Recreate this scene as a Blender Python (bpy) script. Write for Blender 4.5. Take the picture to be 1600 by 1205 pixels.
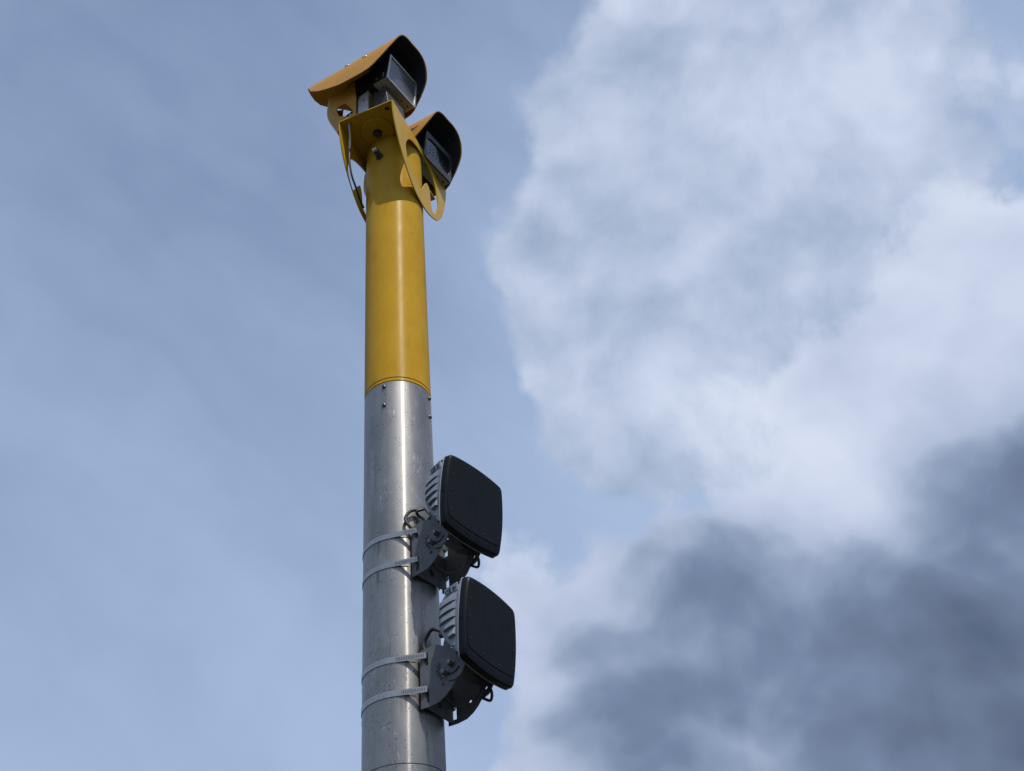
import bpy, bmesh, math, random
from mathutils import Vector, Matrix

for o in list(bpy.data.objects):
    bpy.data.objects.remove(o, do_unlink=True)
scene = bpy.context.scene
COL = scene.collection
R = math.radians
pi = math.pi

# ------------------------------------------------------------------ camera
EYE = 1.6                                    # height of the photographer's eye
cd = bpy.data.cameras.new('Camera')
cam = bpy.data.objects.new('Camera', cd)
COL.objects.link(cam)
PITCH, ROLL = R(41.304), R(-5.926)
fwd = Vector((0, math.cos(PITCH), math.sin(PITCH)))
upv = Vector((0, -math.sin(PITCH), math.cos(PITCH)))
rgt = Vector((1, 0, 0))
r2 = math.cos(ROLL) * rgt + math.sin(ROLL) * upv
u2 = -math.sin(ROLL) * rgt + math.cos(ROLL) * upv
mw = Matrix.Identity(4)
for i in range(3):
    mw[i][0], mw[i][1], mw[i][2] = r2[i], u2[i], -fwd[i]
mw.translation = Vector((0.3482, -2.639, EYE))
cam.matrix_world = mw
cd.sensor_fit = 'HORIZONTAL'
cd.sensor_width = 36.0
cd.lens = 1810.83 / 1600 * 36.0
cd.clip_start = 0.05
cd.clip_end = 20000
scene.camera = cam

# ------------------------------------------------------------------ sun, exposure
SUN_AZ, SUN_EL = R(28.5), R(61.0)            # azimuth to the right of straight behind the viewer
sun_dir = Vector((math.sin(SUN_AZ) * math.cos(SUN_EL), -math.cos(SUN_AZ) * math.cos(SUN_EL), math.sin(SUN_EL)))
sd = bpy.data.lights.new('Sun', 'SUN')
sd.energy = 4.2
sd.angle = R(0.53)
sd.color = (1.0, 0.95, 0.87)
sun = bpy.data.objects.new('Sun', sd)
COL.objects.link(sun)
sun.rotation_euler = sun_dir.to_track_quat('Z', 'Y').to_euler()
sun.location = (3, -5, 9)
vs = scene.view_settings
vs.view_transform = 'Standard'
vs.look = 'None'
vs.exposure = 0.0
vs.gamma = 1.0
vs.use_curve_mapping = False
scene.render.engine = 'CYCLES'
scene.cycles.use_adaptive_sampling = True
scene.cycles.adaptive_threshold = 0.012
scene.cycles.adaptive_min_samples = 16
scene.cycles.max_bounces = 7
scene.cycles.diffuse_bounces = 4
scene.cycles.glossy_bounces = 3


# ------------------------------------------------------------------ node helper
class NB:
    def __init__(self, tree):
        self.t = tree
        tree.nodes.clear()

    def new(self, kind, **kw):
        n = self.t.nodes.new(kind)
        for k, v in kw.items():
            setattr(n, k, v)
        return n

    def put(self, sock, v):
        if isinstance(v, bpy.types.NodeSocket):
            self.t.links.new(v, sock)
        elif v is not None:
            sock.default_value = v

    def m(self, op, a, b=None, c=None, clamp=False):
        n = self.new('ShaderNodeMath', operation=op)
        n.use_clamp = clamp
        for i, v in enumerate((a, b, c)):
            self.put(n.inputs[i], v)
        return n.outputs[0]

    def v(self, op, a, b=None, scale=None):
        n = self.new('ShaderNodeVectorMath', operation=op)
        self.put(n.inputs[0], a)
        if b is not None:
            self.put(n.inputs[1], b)
        if scale is not None:
            self.put(n.inputs['Scale'], scale)
        return n.outputs['Value'] if op in ('DOT_PRODUCT', 'LENGTH') else n.outputs['Vector']

    def noise(self, vec, scale, detail=4, rough=0.5, dist=0.0, lac=2.0, color=False):
        n = self.new('ShaderNodeTexNoise')
        if vec is not None:
            self.put(n.inputs['Vector'], vec)
        n.inputs['Scale'].default_value = scale
        n.inputs['Detail'].default_value = detail
        n.inputs['Roughness'].default_value = rough
        n.inputs['Lacunarity'].default_value = lac
        n.inputs['Distortion'].default_value = dist
        return n.outputs['Color' if color else 'Fac']

    def mapr(self, v, a, b, c=0.0, d=1.0, interp='SMOOTHSTEP'):
        n = self.new('ShaderNodeMapRange', interpolation_type=interp)
        self.put(n.inputs[0], v)
        for i, x in enumerate((a, b, c, d)):
            n.inputs[1 + i].default_value = x
        return n.outputs[0]

    def ramp(self, v, stops, interp='LINEAR'):
        n = self.new('ShaderNodeValToRGB')
        cr = n.color_ramp
        cr.interpolation = interp
        while len(cr.elements) > 1:
            cr.elements.remove(cr.elements[-1])
        cr.elements[0].position = stops[0][0]
        cr.elements[0].color = (*stops[0][1], 1)
        for p, c in stops[1:]:
            e = cr.elements.new(p)
            e.color = (*c, 1)
        self.put(n.inputs[0], v)
        return n.outputs[0]

    def mix(self, f, a, b, blend='MIX'):
        n = self.new('ShaderNodeMix', data_type='RGBA', blend_type=blend)
        self.put(n.inputs[0], f)
        for s, v in ((n.inputs[6], a), (n.inputs[7], b)):
            if isinstance(v, tuple) and len(v) == 3:
                v = (*v, 1)
            self.put(s, v)
        return n.outputs[2]


# ------------------------------------------------------------------ world: daylight sky with broken cloud
W = bpy.data.worlds.new('World')
scene.world = W
W.use_nodes = True
W.cycles.sampling_method = 'MANUAL'
W.cycles.sample_map_resolution = 256
nb = NB(W.node_tree)
geo = nb.new('ShaderNodeTexCoord')
dirv = nb.v('NORMALIZE', geo.outputs['Generated'])
sky = nb.new('ShaderNodeTexSky', sky_type='NISHITA')
sky.sun_disc = False
sky.sun_elevation = SUN_EL
sky.sun_rotation = math.atan2(sun_dir.x, sun_dir.y)
sky.altitude = 50
sky.air_density = 1.0
sky.dust_density = 1.2
sky.ozone_density = 1.0
base_sky = sky.outputs[0]


def bank(blobs, vec):
    """sum of soft rounded lobes on the sky dome: (x, y, z, sharpness, weight)"""
    tot = None
    for x, y, z, k, w in blobs:
        d = nb.v('DOT_PRODUCT', vec, (x, y, z))
        e = nb.m('MULTIPLY', nb.m('EXPONENT', nb.m('MULTIPLY', nb.m('SUBTRACT', d, 1.0), k)), w)
        tot = e if tot is None else nb.m('ADD', tot, e)
    return tot


#SKYBEGIN
BLOBS_A = [(0.1386, 0.5440, 0.8276, 271.0, 0.54),
           (0.2300, 0.5340, 0.8136, 145.7, 0.42),
           (0.3009, 0.5539, 0.7763, 271.0, 0.28),
           (0.1931, 0.6308, 0.7516, 167.3, 0.46),
           (0.1078, 0.5945, 0.7968, 669.2, 0.28),
           (0.1248, 0.6810, 0.7216, 227.7, 0.34),
           (0.2060, 0.7008, 0.6830, 227.7, 0.40),
           (0.0360, 0.6951, 0.7180, 363.3, 0.60),
           (0.0845, 0.7387, 0.6687, 227.7, 0.70),
           (0.1680, 0.7510, 0.6385, 145.7, 0.85),
           (0.0002, 0.6357, 0.7719, 910.9, 0.20),
           (0.2791, 0.6670, 0.6908, 227.7, 0.62),
           (0.2299, 0.7458, 0.6253, 404.8, 0.30),
           (0.1035, 0.7882, 0.6067, 271.0, 0.45),
           (0.3627, 0.5938, 0.7182, 404.8, 0.22),
           (0.2139, 0.4427, 0.8708, 67.8, 0.45)]
BLOBS_B = [(0.0697, 0.8504, 0.5215, 583.0, 0.14),
           (0.0952, 0.8764, 0.4720, 271.0, 0.28),
           (0.0156, 0.8981, 0.4394, 227.7, 0.20),
           (0.3854, 0.7608, 0.5222, 227.7, 0.28),
           (0.3244, 0.7180, 0.6158, 194.0, 0.24),
           (0.1565, 0.8147, 0.5583, 669.2, 0.18),
           (0.2005, 0.8422, 0.5005, 271.0, 0.24),
           (0.1255, 0.9106, 0.3938, 271.0, -0.12),
           (0.3935, 0.6479, 0.6522, 327.9, 0.26),
           (0.4311, 0.5398, 0.7230, 145.7, -0.30),
           (0.2685, 0.7164, 0.6440, 404.8, 0.20),
           (-0.0418, 0.9144, 0.4026, 194.0, -0.10)]
BLOBS_T = [(0.3223, 0.7319, 0.6003, 194.0, -0.20),
           (0.3953, 0.6722, 0.6260, 227.7, -0.30),
           (0.2316, 0.7660, 0.5997, 271.0, -0.20),
           (0.2698, 0.7922, 0.5474, 512.4, -0.12),
           (0.1519, 0.8120, 0.5636, 910.9, -0.12),
           (0.0650, 0.8476, 0.5266, 910.9, -0.12),
           (0.3254, 0.8565, 0.4006, 74.4, 0.42),
           (0.1933, 0.8510, 0.4883, 271.0, 0.10),
           (0.0473, 0.8986, 0.4361, 194.0, 0.26),
           (0.2737, 0.7730, 0.5723, 669.2, -0.14),
           (0.2426, 0.8282, 0.5052, 910.9, -0.12)]
S_BG = 0.1
LITA, LITB = -0.85, 0.62
SKYGAIN, STREAK = 1.35, -48
LIN_G, LIN_0 = (1.6801, 1.4473, -1.6472), -0.0928
VEILB = (0.2709, 0.6980, 0.6629, 17.7, 0.48)
BLOBS_A.append((0.70, 0.20, 0.68, 6.0, 0.30))      # the bank goes on to the right and behind
ZEN = (0.10, -0.12, 0.55)


def fb(vec, sc, det, ro):
    return nb.m('SUBTRACT', nb.noise(vec, sc, det, ro), 0.5)


wrp = nb.noise(dirv, 7.0, 2, 0.5, color=True)
wv = nb.v('ADD', dirv, nb.v('SCALE', nb.v('SUBTRACT', wrp, (0.5, 0.5, 0.5)), scale=0.055))
wv_up = nb.v('ADD', wv, nb.v('SCALE', ZEN, scale=0.020))
wn = nb.v('NORMALIZE', wv)


def bil(vec, sc, det, ro):
    """rounded heaps: inverted cell distance with finer heaps on top"""
    n = nb.new('ShaderNodeTexVoronoi', feature='F1')
    n.normalize = False
    nb.put(n.inputs['Vector'], vec)
    n.inputs['Scale'].default_value = sc
    n.inputs['Detail'].default_value = det
    n.inputs['Roughness'].default_value = ro
    return nb.m('SUBTRACT', 0.92, n.outputs['Distance'])


lo, lo2 = fb(wv, 5.0, 2, 0.5), fb(wv_up, 5.0, 2, 0.5)
mi, mi2 = bil(wv, 4.6, 4, 0.54), bil(wv_up, 4.6, 3, 0.54)
hi = fb(wv, 20.0, 6, 0.60)
nz = nb.m('ADD', nb.m('ADD', nb.m('MULTIPLY', lo, 0.85), nb.m('MULTIPLY', mi, 0.55)), nb.m('MULTIPLY', hi, 0.46))
rel = nb.m('ADD', nb.m('MULTIPLY', nb.m('SUBTRACT', lo, lo2), 0.9), nb.m('MULTIPLY', nb.m('SUBTRACT', mi, mi2), 0.9))
big = nb.m('SUBTRACT', bil(wv, 6.6, 2, 0.45), bil(nb.v('ADD', wv, nb.v('SCALE', ZEN, scale=0.075)), 6.6, 1, 0.45))
sep = nb.new('ShaderNodeSeparateXYZ')
nb.put(sep.inputs[0], dirv)
elv = sep.outputs[2]
# thin high veil, denser towards the horizon, with long soft streaks
sh = nb.new('ShaderNodeVectorRotate', rotation_type='AXIS_ANGLE')
nb.put(sh.inputs['Vector'], dirv)
sh.inputs['Axis'].default_value = (0, 0.75, 0.66)
sh.inputs['Angle'].default_value = R(STREAK)
strk = nb.noise(nb.v('ADD', nb.v('MULTIPLY', sh.outputs[0], (2.2, 9.0, 9.0)), nb.v('SCALE', wrp, scale=1.0)), 1.0, 5, 0.5)
veil = nb.m('ADD', nb.mapr(elv, 0.86, 0.30, 0.34, 0.98, 'LINEAR'), nb.m('MULTIPLY', nb.m('SUBTRACT', strk, 0.5), 0.62))
veil = nb.m('ADD', veil, bank([VEILB], dirv))
veil = nb.m('ADD', veil, nb.m('MULTIPLY', hi, 0.12), clamp=True)
disp = lambda *c: tuple(x / S_BG for x in c)
col = nb.mix(veil, nb.v('SCALE', base_sky, scale=SKYGAIN), disp(0.385, 0.500, 0.715))
# pale fair-weather cloud
dA = nb.m('ADD', bank(BLOBS_A, wn), nz)
alA = nb.mapr(dA, 0.38, 0.62, 0.0, 0.90)
litA = nb.m('ADD', nb.m('ADD', nb.m('MULTIPLY', rel, -1.2), nb.m('MULTIPLY', big, LITA)), nb.m('ADD', nb.m('ADD', nb.m('MULTIPLY', nz, 0.7), nb.m('MULTIPLY', hi, 0.55)), 0.40), clamp=True)
cA = nb.mix(litA, disp(0.315, 0.405, 0.57), disp(0.64, 0.71, 0.87))
col = nb.mix(alA, col, cA)
# heavier cloud: silver edges, slate belly
lin = nb.m('MINIMUM', nb.m('MAXIMUM', nb.m('ADD', nb.v('DOT_PRODUCT', wn, LIN_G), LIN_0), -0.6), 1.25)
dB = nb.m('ADD', nb.m('ADD', bank(BLOBS_B, wn), lin), nz)
alB = nb.mapr(dB, 0.34, 0.56, 0.0, 0.97)
tone = nb.m('ADD', nb.m('ADD', nb.m('ADD', dB, bank(BLOBS_T, wn)), nb.m('MULTIPLY', nz, -1.05)), nb.m('ADD', nb.m('MULTIPLY', rel, 0.6), nb.m('MULTIPLY', big, LITB)))
sl = lambda *c: tuple(x / S_BG / 10 for x in c)
cB = nb.ramp(nb.mapr(tone, 0.00, 1.66, 0, 1, 'LINEAR'), [(0.0, sl(0.70, 0.76, 0.90)), (0.22, sl(0.58, 0.65, 0.82)), (0.32, sl(0.52, 0.59, 0.76)), (0.44, sl(0.44, 0.515, 0.675)),
                                                (0.57, sl(0.275, 0.35, 0.50)), (0.71, sl(0.172, 0.232, 0.360)), (0.87, sl(0.125, 0.165, 0.255)), (1.0, sl(0.080, 0.115, 0.195))])
cB = nb.v('SCALE', cB, scale=10.0)
col = nb.mix(alB, col, cB)
base_sky = col
#SKYEND
bg = nb.new('ShaderNodeBackground')
bg.inputs['Strength'].default_value = 0.1
nb.put(bg.inputs['Color'], base_sky)
out = nb.new('ShaderNodeOutputWorld')
nb.t.links.new(bg.outputs[0], out.inputs[0])

# ------------------------------------------------------------------ materials
def material(name, fn):
    m = bpy.data.materials.new(name)
    m.use_nodes = True
    b = NB(m.node_tree)
    p = b.new('ShaderNodeBsdfPrincipled')
    o = b.new('ShaderNodeOutputMaterial')
    m.node_tree.links.new(p.outputs[0], o.inputs[0])
    fn(b, p)
    return m


def bump(b, p, h, dist=0.001, strength=0.5):
    n = b.new('ShaderNodeBump')
    n.inputs['Strength'].default_value = strength
    n.inputs['Distance'].default_value = dist
    b.put(n.inputs['Height'], h)
    b.put(p.inputs['Normal'], n.outputs[0])
    return n.outputs[0]


def objco(b, scale=(1, 1, 1)):
    tc = b.new('ShaderNodeTexCoord')
    return b.v('MULTIPLY', tc.outputs['Object'], scale)


def m_alu(b, p):
    brush = b.noise(objco(b, (9, 9, 520)), 1.0, 3, 0.6)            # fine turning marks round the tube
    blot = b.noise(objco(b, (14, 14, 5)), 1.0, 5, 0.6)
    stain = b.noise(objco(b, (34, 34, 1.6)), 1.0, 4, 0.6)          # long vertical weather streaks
    vor = b.new('ShaderNodeTexVoronoi')
    b.put(vor.inputs['Vector'], objco(b, (1, 1, 0.75)))
    vor.inputs['Scale'].default_value = 150
    pitmask = b.mapr(b.noise(objco(b, (1, 1, 1)), 30, 2, 0.5), 0.50, 0.62)
    pit = b.m('MULTIPLY', b.mapr(vor.outputs['Distance'], 0.12, 0.34, 1, 0), pitmask)
    sv = b.noise(objco(b, (170, 170, 26)), 1.0, 2, 0.4, 0.6)       # sparse slanted scratches
    smask = b.mapr(b.noise(objco(b, (1, 1, 1)), 21, 1, 0.5), 0.54, 0.64)
    scr = b.m('MULTIPLY', b.mapr(b.m('ABSOLUTE', b.m('SUBTRACT', sv, 0.5)), 0.0, 0.014, 1, 0), smask)
    dash = b.mapr(b.noise(objco(b, (60, 60, 420)), 1.0, 2, 0.5), 0.66, 0.74)
    c = b.ramp(blot, [(0.25, (0.195, 0.188, 0.180)), (0.75, (0.295, 0.286, 0.274))])
    c = b.mix(b.mapr(stain, 0.52, 0.72, 0, 0.45), c, (0.105, 0.098, 0.09))
    # rust-brown runs below each strap
    sz = b.new('ShaderNodeSeparateXYZ')
    b.put(sz.inputs[0], objco(b))
    run = None
    for zb in (1.741, 1.651, 1.378, 1.289):
        below = b.m('MULTIPLY', b.mapr(sz.outputs[2], 1.6 + zb - 0.075, 1.6 + zb - 0.004), b.m('LESS_THAN', sz.outputs[2], 1.6 + zb + 0.002))
        run = below if run is None else b.m('MAXIMUM', run, below)
    run = b.m('MULTIPLY', run, b.mapr(b.noise(objco(b, (75, 75, 2.5)), 1.0, 3, 0.55), 0.53, 0.68))
    c = b.mix(b.m('MULTIPLY', run, 0.62), c, (0.085, 0.068, 0.052))
    c = b.mix(b.m('MULTIPLY', pit, 0.8), c, (0.04, 0.037, 0.033))
    c = b.mix(b.m('MULTIPLY', dash, 0.5), c, (0.09, 0.085, 0.08))
    c = b.mix(b.m('MULTIPLY', scr, 0.6), c, (0.62, 0.62, 0.62))
    h = b.m('SUBTRACT', b.m('MULTIPLY', brush, 0.5), b.m('ADD', pit, b.m('MULTIPLY', scr, 0.4)))
    b.put(p.inputs['Base Color'], c)
    p.inputs['Metallic'].default_value = 0.92
    r = b.m('ADD', b.m('MULTIPLY', blot, 0.16), b.m('MULTIPLY', brush, 0.12))
    b.put(p.inputs['Roughness'], b.m('ADD', r, 0.34))
    nrm = bump(b, p, h, 0.0006, 0.32)
    q = b.new('ShaderNodeBsdfPrincipled')                          # the turned skin: gloss smeared up and down the tube
    b.put(q.inputs['Base Color'], b.v('SCALE', c, scale=1.25))
    q.inputs['Metallic'].default_value = 1.0
    b.put(q.inputs['Roughness'], b.m('ADD', b.m('MULTIPLY', brush, 0.10), 0.185))
    q.inputs['Anisotropic'].default_value = 0.97
    q.inputs['Anisotropic Rotation'].default_value = 0.25
    tg = b.new('ShaderNodeTangent', direction_type='RADIAL', axis='Z')
    b.put(q.inputs['Tangent'], tg.outputs[0])
    mx = b.new('ShaderNodeMixShader')
    mx.inputs[0].default_value = 0.30
    b.t.links.new(p.outputs[0], mx.inputs[1])
    b.t.links.new(q.outputs[0], mx.inputs[2])
    out_ = [n for n in b.t.nodes if n.type == 'OUTPUT_MATERIAL'][0]
    b.t.links.new(mx.outputs[0], out_.inputs[0])


def yellow_like(col, rough, coat, dirt, aniso=0.0):
    def f(b, p):
        n1 = b.noise(objco(b), 9, 5, 0.6)
        n2 = b.noise(objco(b, (30, 30, 9)), 1.0, 5, 0.65)
        chips = b.m('MULTIPLY', b.mapr(b.noise(objco(b, (1, 1, 0.6)), 95, 2, 0.5), 0.70, 0.725), b.mapr(b.noise(objco(b), 13, 1, 0.5), 0.52, 0.6))
        dark = tuple(x * 0.66 for x in col)
        c = b.mix(b.mapr(n1, 0.35, 0.7), col, (col[0] * 0.93, col[1] * 0.90, col[2] * 0.8))
        c = b.mix(b.mapr(n2, 0.52, 0.78, 0, dirt), c, dark)
        runs = b.mapr(b.noise(objco(b, (55, 55, 2.0)), 1.0, 4, 0.6), 0.58, 0.76, 0, 0.30)
        c = b.mix(runs, c, tuple(x * 0.6 + 0.02 for x in col))
        c = b.mix(b.m('MULTIPLY', chips, 0.85), c, (0.10, 0.05, 0.02))
        b.put(p.inputs['Base Color'], c)
        b.put(p.inputs['Roughness'], b.mapr(n2, 0.2, 0.8, rough - 0.05, rough + 0.12, 'LINEAR'))
        p.inputs['Specular IOR Level'].default_value = 0.19 if aniso else 0.30
        if aniso:
            tg = b.new('ShaderNodeTangent', direction_type='RADIAL', axis='Z')
            b.put(p.inputs['Tangent'], tg.outputs[0])
            p.inputs['Anisotropic'].default_value = aniso
            p.inputs['Anisotropic Rotation'].default_value = 0.25
        p.inputs['Coat Weight'].default_value = coat
        p.inputs['Coat Roughness'].default_value = 0.07
        nrm = bump(b, p, b.m('ADD', n1, b.m('MULTIPLY', b.noise(objco(b), 260, 2, 0.5), 0.12)), 0.0012, 0.15)
        b.put(p.inputs['Coat Normal'], nrm)
    return f


def plain(col, rough=0.5, metal=0.0, var=0.15, scale=40, coat=0.0, bmp=0.15, spec=0.5):
    def f(b, p):
        p.inputs['Specular IOR Level'].default_value = spec
        n = b.noise(objco(b), scale, 5, 0.6)
        c = b.mix(b.mapr(n, 0.3, 0.75), tuple(x * (1 + var) for x in col), tuple(x * (1 - var) for x in col))
        b.put(p.inputs['Base Color'], c)
        b.put(p.inputs['Roughness'], b.mapr(n, 0.2, 0.8, max(0.03, rough - 0.07), min(1, rough + 0.09), 'LINEAR'))
        p.inputs['Metallic'].default_value = metal
        p.inputs['Coat Weight'].default_value = coat
        if bmp:
            bump(b, p, b.noise(objco(b), scale * 6, 3, 0.6), 0.0004, bmp)
    return f


def m_glass(b, p):
    n = b.noise(objco(b), 30, 4, 0.6)
    b.put(p.inputs['Base Color'], b.mix(b.mapr(n, 0.4, 0.7), (0.075, 0.078, 0.098), (0.10, 0.103, 0.122)))  # dark glass lightened to grey: the sky's reflection is put into the base colour
    p.inputs['Roughness'].default_value = 0.3
    p.inputs['Coat Weight'].default_value = 0.5
    p.inputs['Coat Roughness'].default_value = 0.05


def m_radome(b, p):
    n = b.noise(objco(b), 16, 5, 0.6)
    drip = b.noise(objco(b, (120, 120, 7)), 1.0, 4, 0.6)
    spot = b.noise(objco(b), 320, 2, 0.5)
    c = b.mix(b.mapr(n, 0.3, 0.75), (0.0062, 0.0090, 0.0132), (0.0045, 0.0068, 0.0105))
    c = b.mix(b.mapr(drip, 0.52, 0.8, 0, 0.5), c, (0.020, 0.021, 0.022))
    c = b.mix(b.mapr(spot, 0.70, 0.78, 0, 0.5), c, (0.035, 0.035, 0.034))
    b.put(p.inputs['Base Color'], c)
    b.put(p.inputs['Roughness'], b.mapr(drip, 0.3, 0.8, 0.48, 0.7, 'LINEAR'))
    p.inputs['Specular IOR Level'].default_value = 0.12


def m_ground(b, p):
    n = b.noise(objco(b), 0.8, 6, 0.6)
    f = b.noise(objco(b), 55, 5, 0.7)
    c = b.mix(b.mapr(n, 0.4, 0.6), (0.030, 0.046, 0.014), (0.048, 0.055, 0.022))
    c = b.mix(b.mapr(f, 0.35, 0.75), c, (0.020, 0.030, 0.010))
    b.put(p.inputs['Base Color'], c)
    p.inputs['Roughness'].default_value = 0.95
    bump(b, p, f, 0.03, 0.7)


def m_tarmac(b, p):
    n = b.noise(objco(b), 1.1, 6, 0.6)
    f = b.noise(objco(b), 150, 4, 0.7)
    c = b.mix(b.mapr(n, 0.35, 0.7), (0.040, 0.040, 0.041), (0.058, 0.057, 0.056))
    c = b.mix(b.mapr(f, 0.5, 0.8, 0, 0.6), c, (0.12, 0.115, 0.11))
    b.put(p.inputs['Base Color'], c)
    p.inputs['Roughness'].default_value = 0.9
    bump(b, p, f, 0.006, 0.6)


M = {
    'alu': material('brushed weathered aluminium', m_alu),
    'yellow': material('yellow gloss paint', yellow_like((0.49, 0.285, 0.022), 0.46, 0.03, 0.6, 0.92)),
    'yellow_sheet': material('yellow powder coat', yellow_like((0.50, 0.30, 0.012), 0.42, 0.10, 0.35)),
    'hood': material('ochre powder coat', yellow_like((0.43, 0.205, 0.010), 0.50, 0.05, 0.35)),
    'black': material('matt black paint', plain((0.010, 0.010, 0.011), 0.75)),
    'steel': material('stainless steel', plain((0.55, 0.54, 0.52), 0.28, 1.0, 0.2, 120)),
    'band': material('galvanised clamp band', plain((0.33, 0.325, 0.32), 0.34, 0.9, 0.15, 90)),
    'housing': material('grey cast housing', plain((0.30, 0.30, 0.27), 0.5, 0.15, 0.12, 60)),
    'bezel': material('silver bezel', plain((0.42, 0.42, 0.42), 0.35, 0.6, 0.12, 80)),
    'bezel_dark': material('dark grey bezel', plain((0.055, 0.058, 0.064), 0.45, 0.2, 0.15, 60)),
    'glass': material('dark filter glass', m_glass),
    'lens': material('black filter glass', plain((0.008, 0.008, 0.012), 0.12, 0.0, 0.2, 20, 0.4, 0)),
    'radome': material('slate radome plastic', m_radome),
    'cover': material('black cover plastic', plain((0.0045, 0.0062, 0.0095), 0.42, 0.0, 0.15, 30, 0.0, 0.1, 0.16)),
    'shell': material('blue grey cast shell', plain((0.21, 0.235, 0.27), 0.45, 0.25, 0.08, 35)),
    'bracket': material('dark zinc bracket', plain((0.098, 0.101, 0.110), 0.55, 0.10, 0.14, 28)),
    'bolt': material('dark bolt', plain((0.16, 0.155, 0.15), 0.42, 0.8, 0.25, 90)),
    'rubber': material('black cable rubber', plain((0.016, 0.016, 0.017), 0.55)),
    'cable_grey': material('pale cable', plain((0.42, 0.38, 0.33), 0.55)),
    'gland': material('dark gland plastic', plain((0.034, 0.032, 0.029), 0.5)),
    'ground': material('grass verge', m_ground),
    'tarmac': material('tarmac', m_tarmac),
    'kerb': material('concrete kerb', plain((0.30, 0.29, 0.27), 0.9, 0.0, 0.2, 9)),
}


# ------------------------------------------------------------------ mesh helpers
def mesh(name, verts, faces, mat, parent=None, smooth=35, bevel=0.0, fix=True):
    me = bpy.data.meshes.new(name)
    bm = bmesh.new()
    vs_ = [bm.verts.new(v) for v in verts]
    for f in faces:
        try:
            bm.faces.new([vs_[i] for i in f])
        except ValueError:
            pass
    if fix:
        bmesh.ops.recalc_face_normals(bm, faces=bm.faces)
    bm.to_mesh(me)
    bm.free()
    return link(name, me, mat, parent, smooth, bevel)


def link(name, me, mat, parent=None, smooth=35, bevel=0.0):
    me.materials.clear()
    me.materials.append(M[mat])
    if smooth:
        me.polygons.foreach_set('use_smooth', [True] * len(me.polygons))
        me.set_sharp_from_angle(angle=R(smooth))
    o = bpy.data.objects.new(name, me)
    COL.objects.link(o)
    if parent:
        o.parent = parent
    if bevel:
        b = o.modifiers.new('bevel', 'BEVEL')
        b.width = bevel
        b.segments = 2
        b.limit_method = 'ANGLE'
        b.angle_limit = R(40)
    return o


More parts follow.
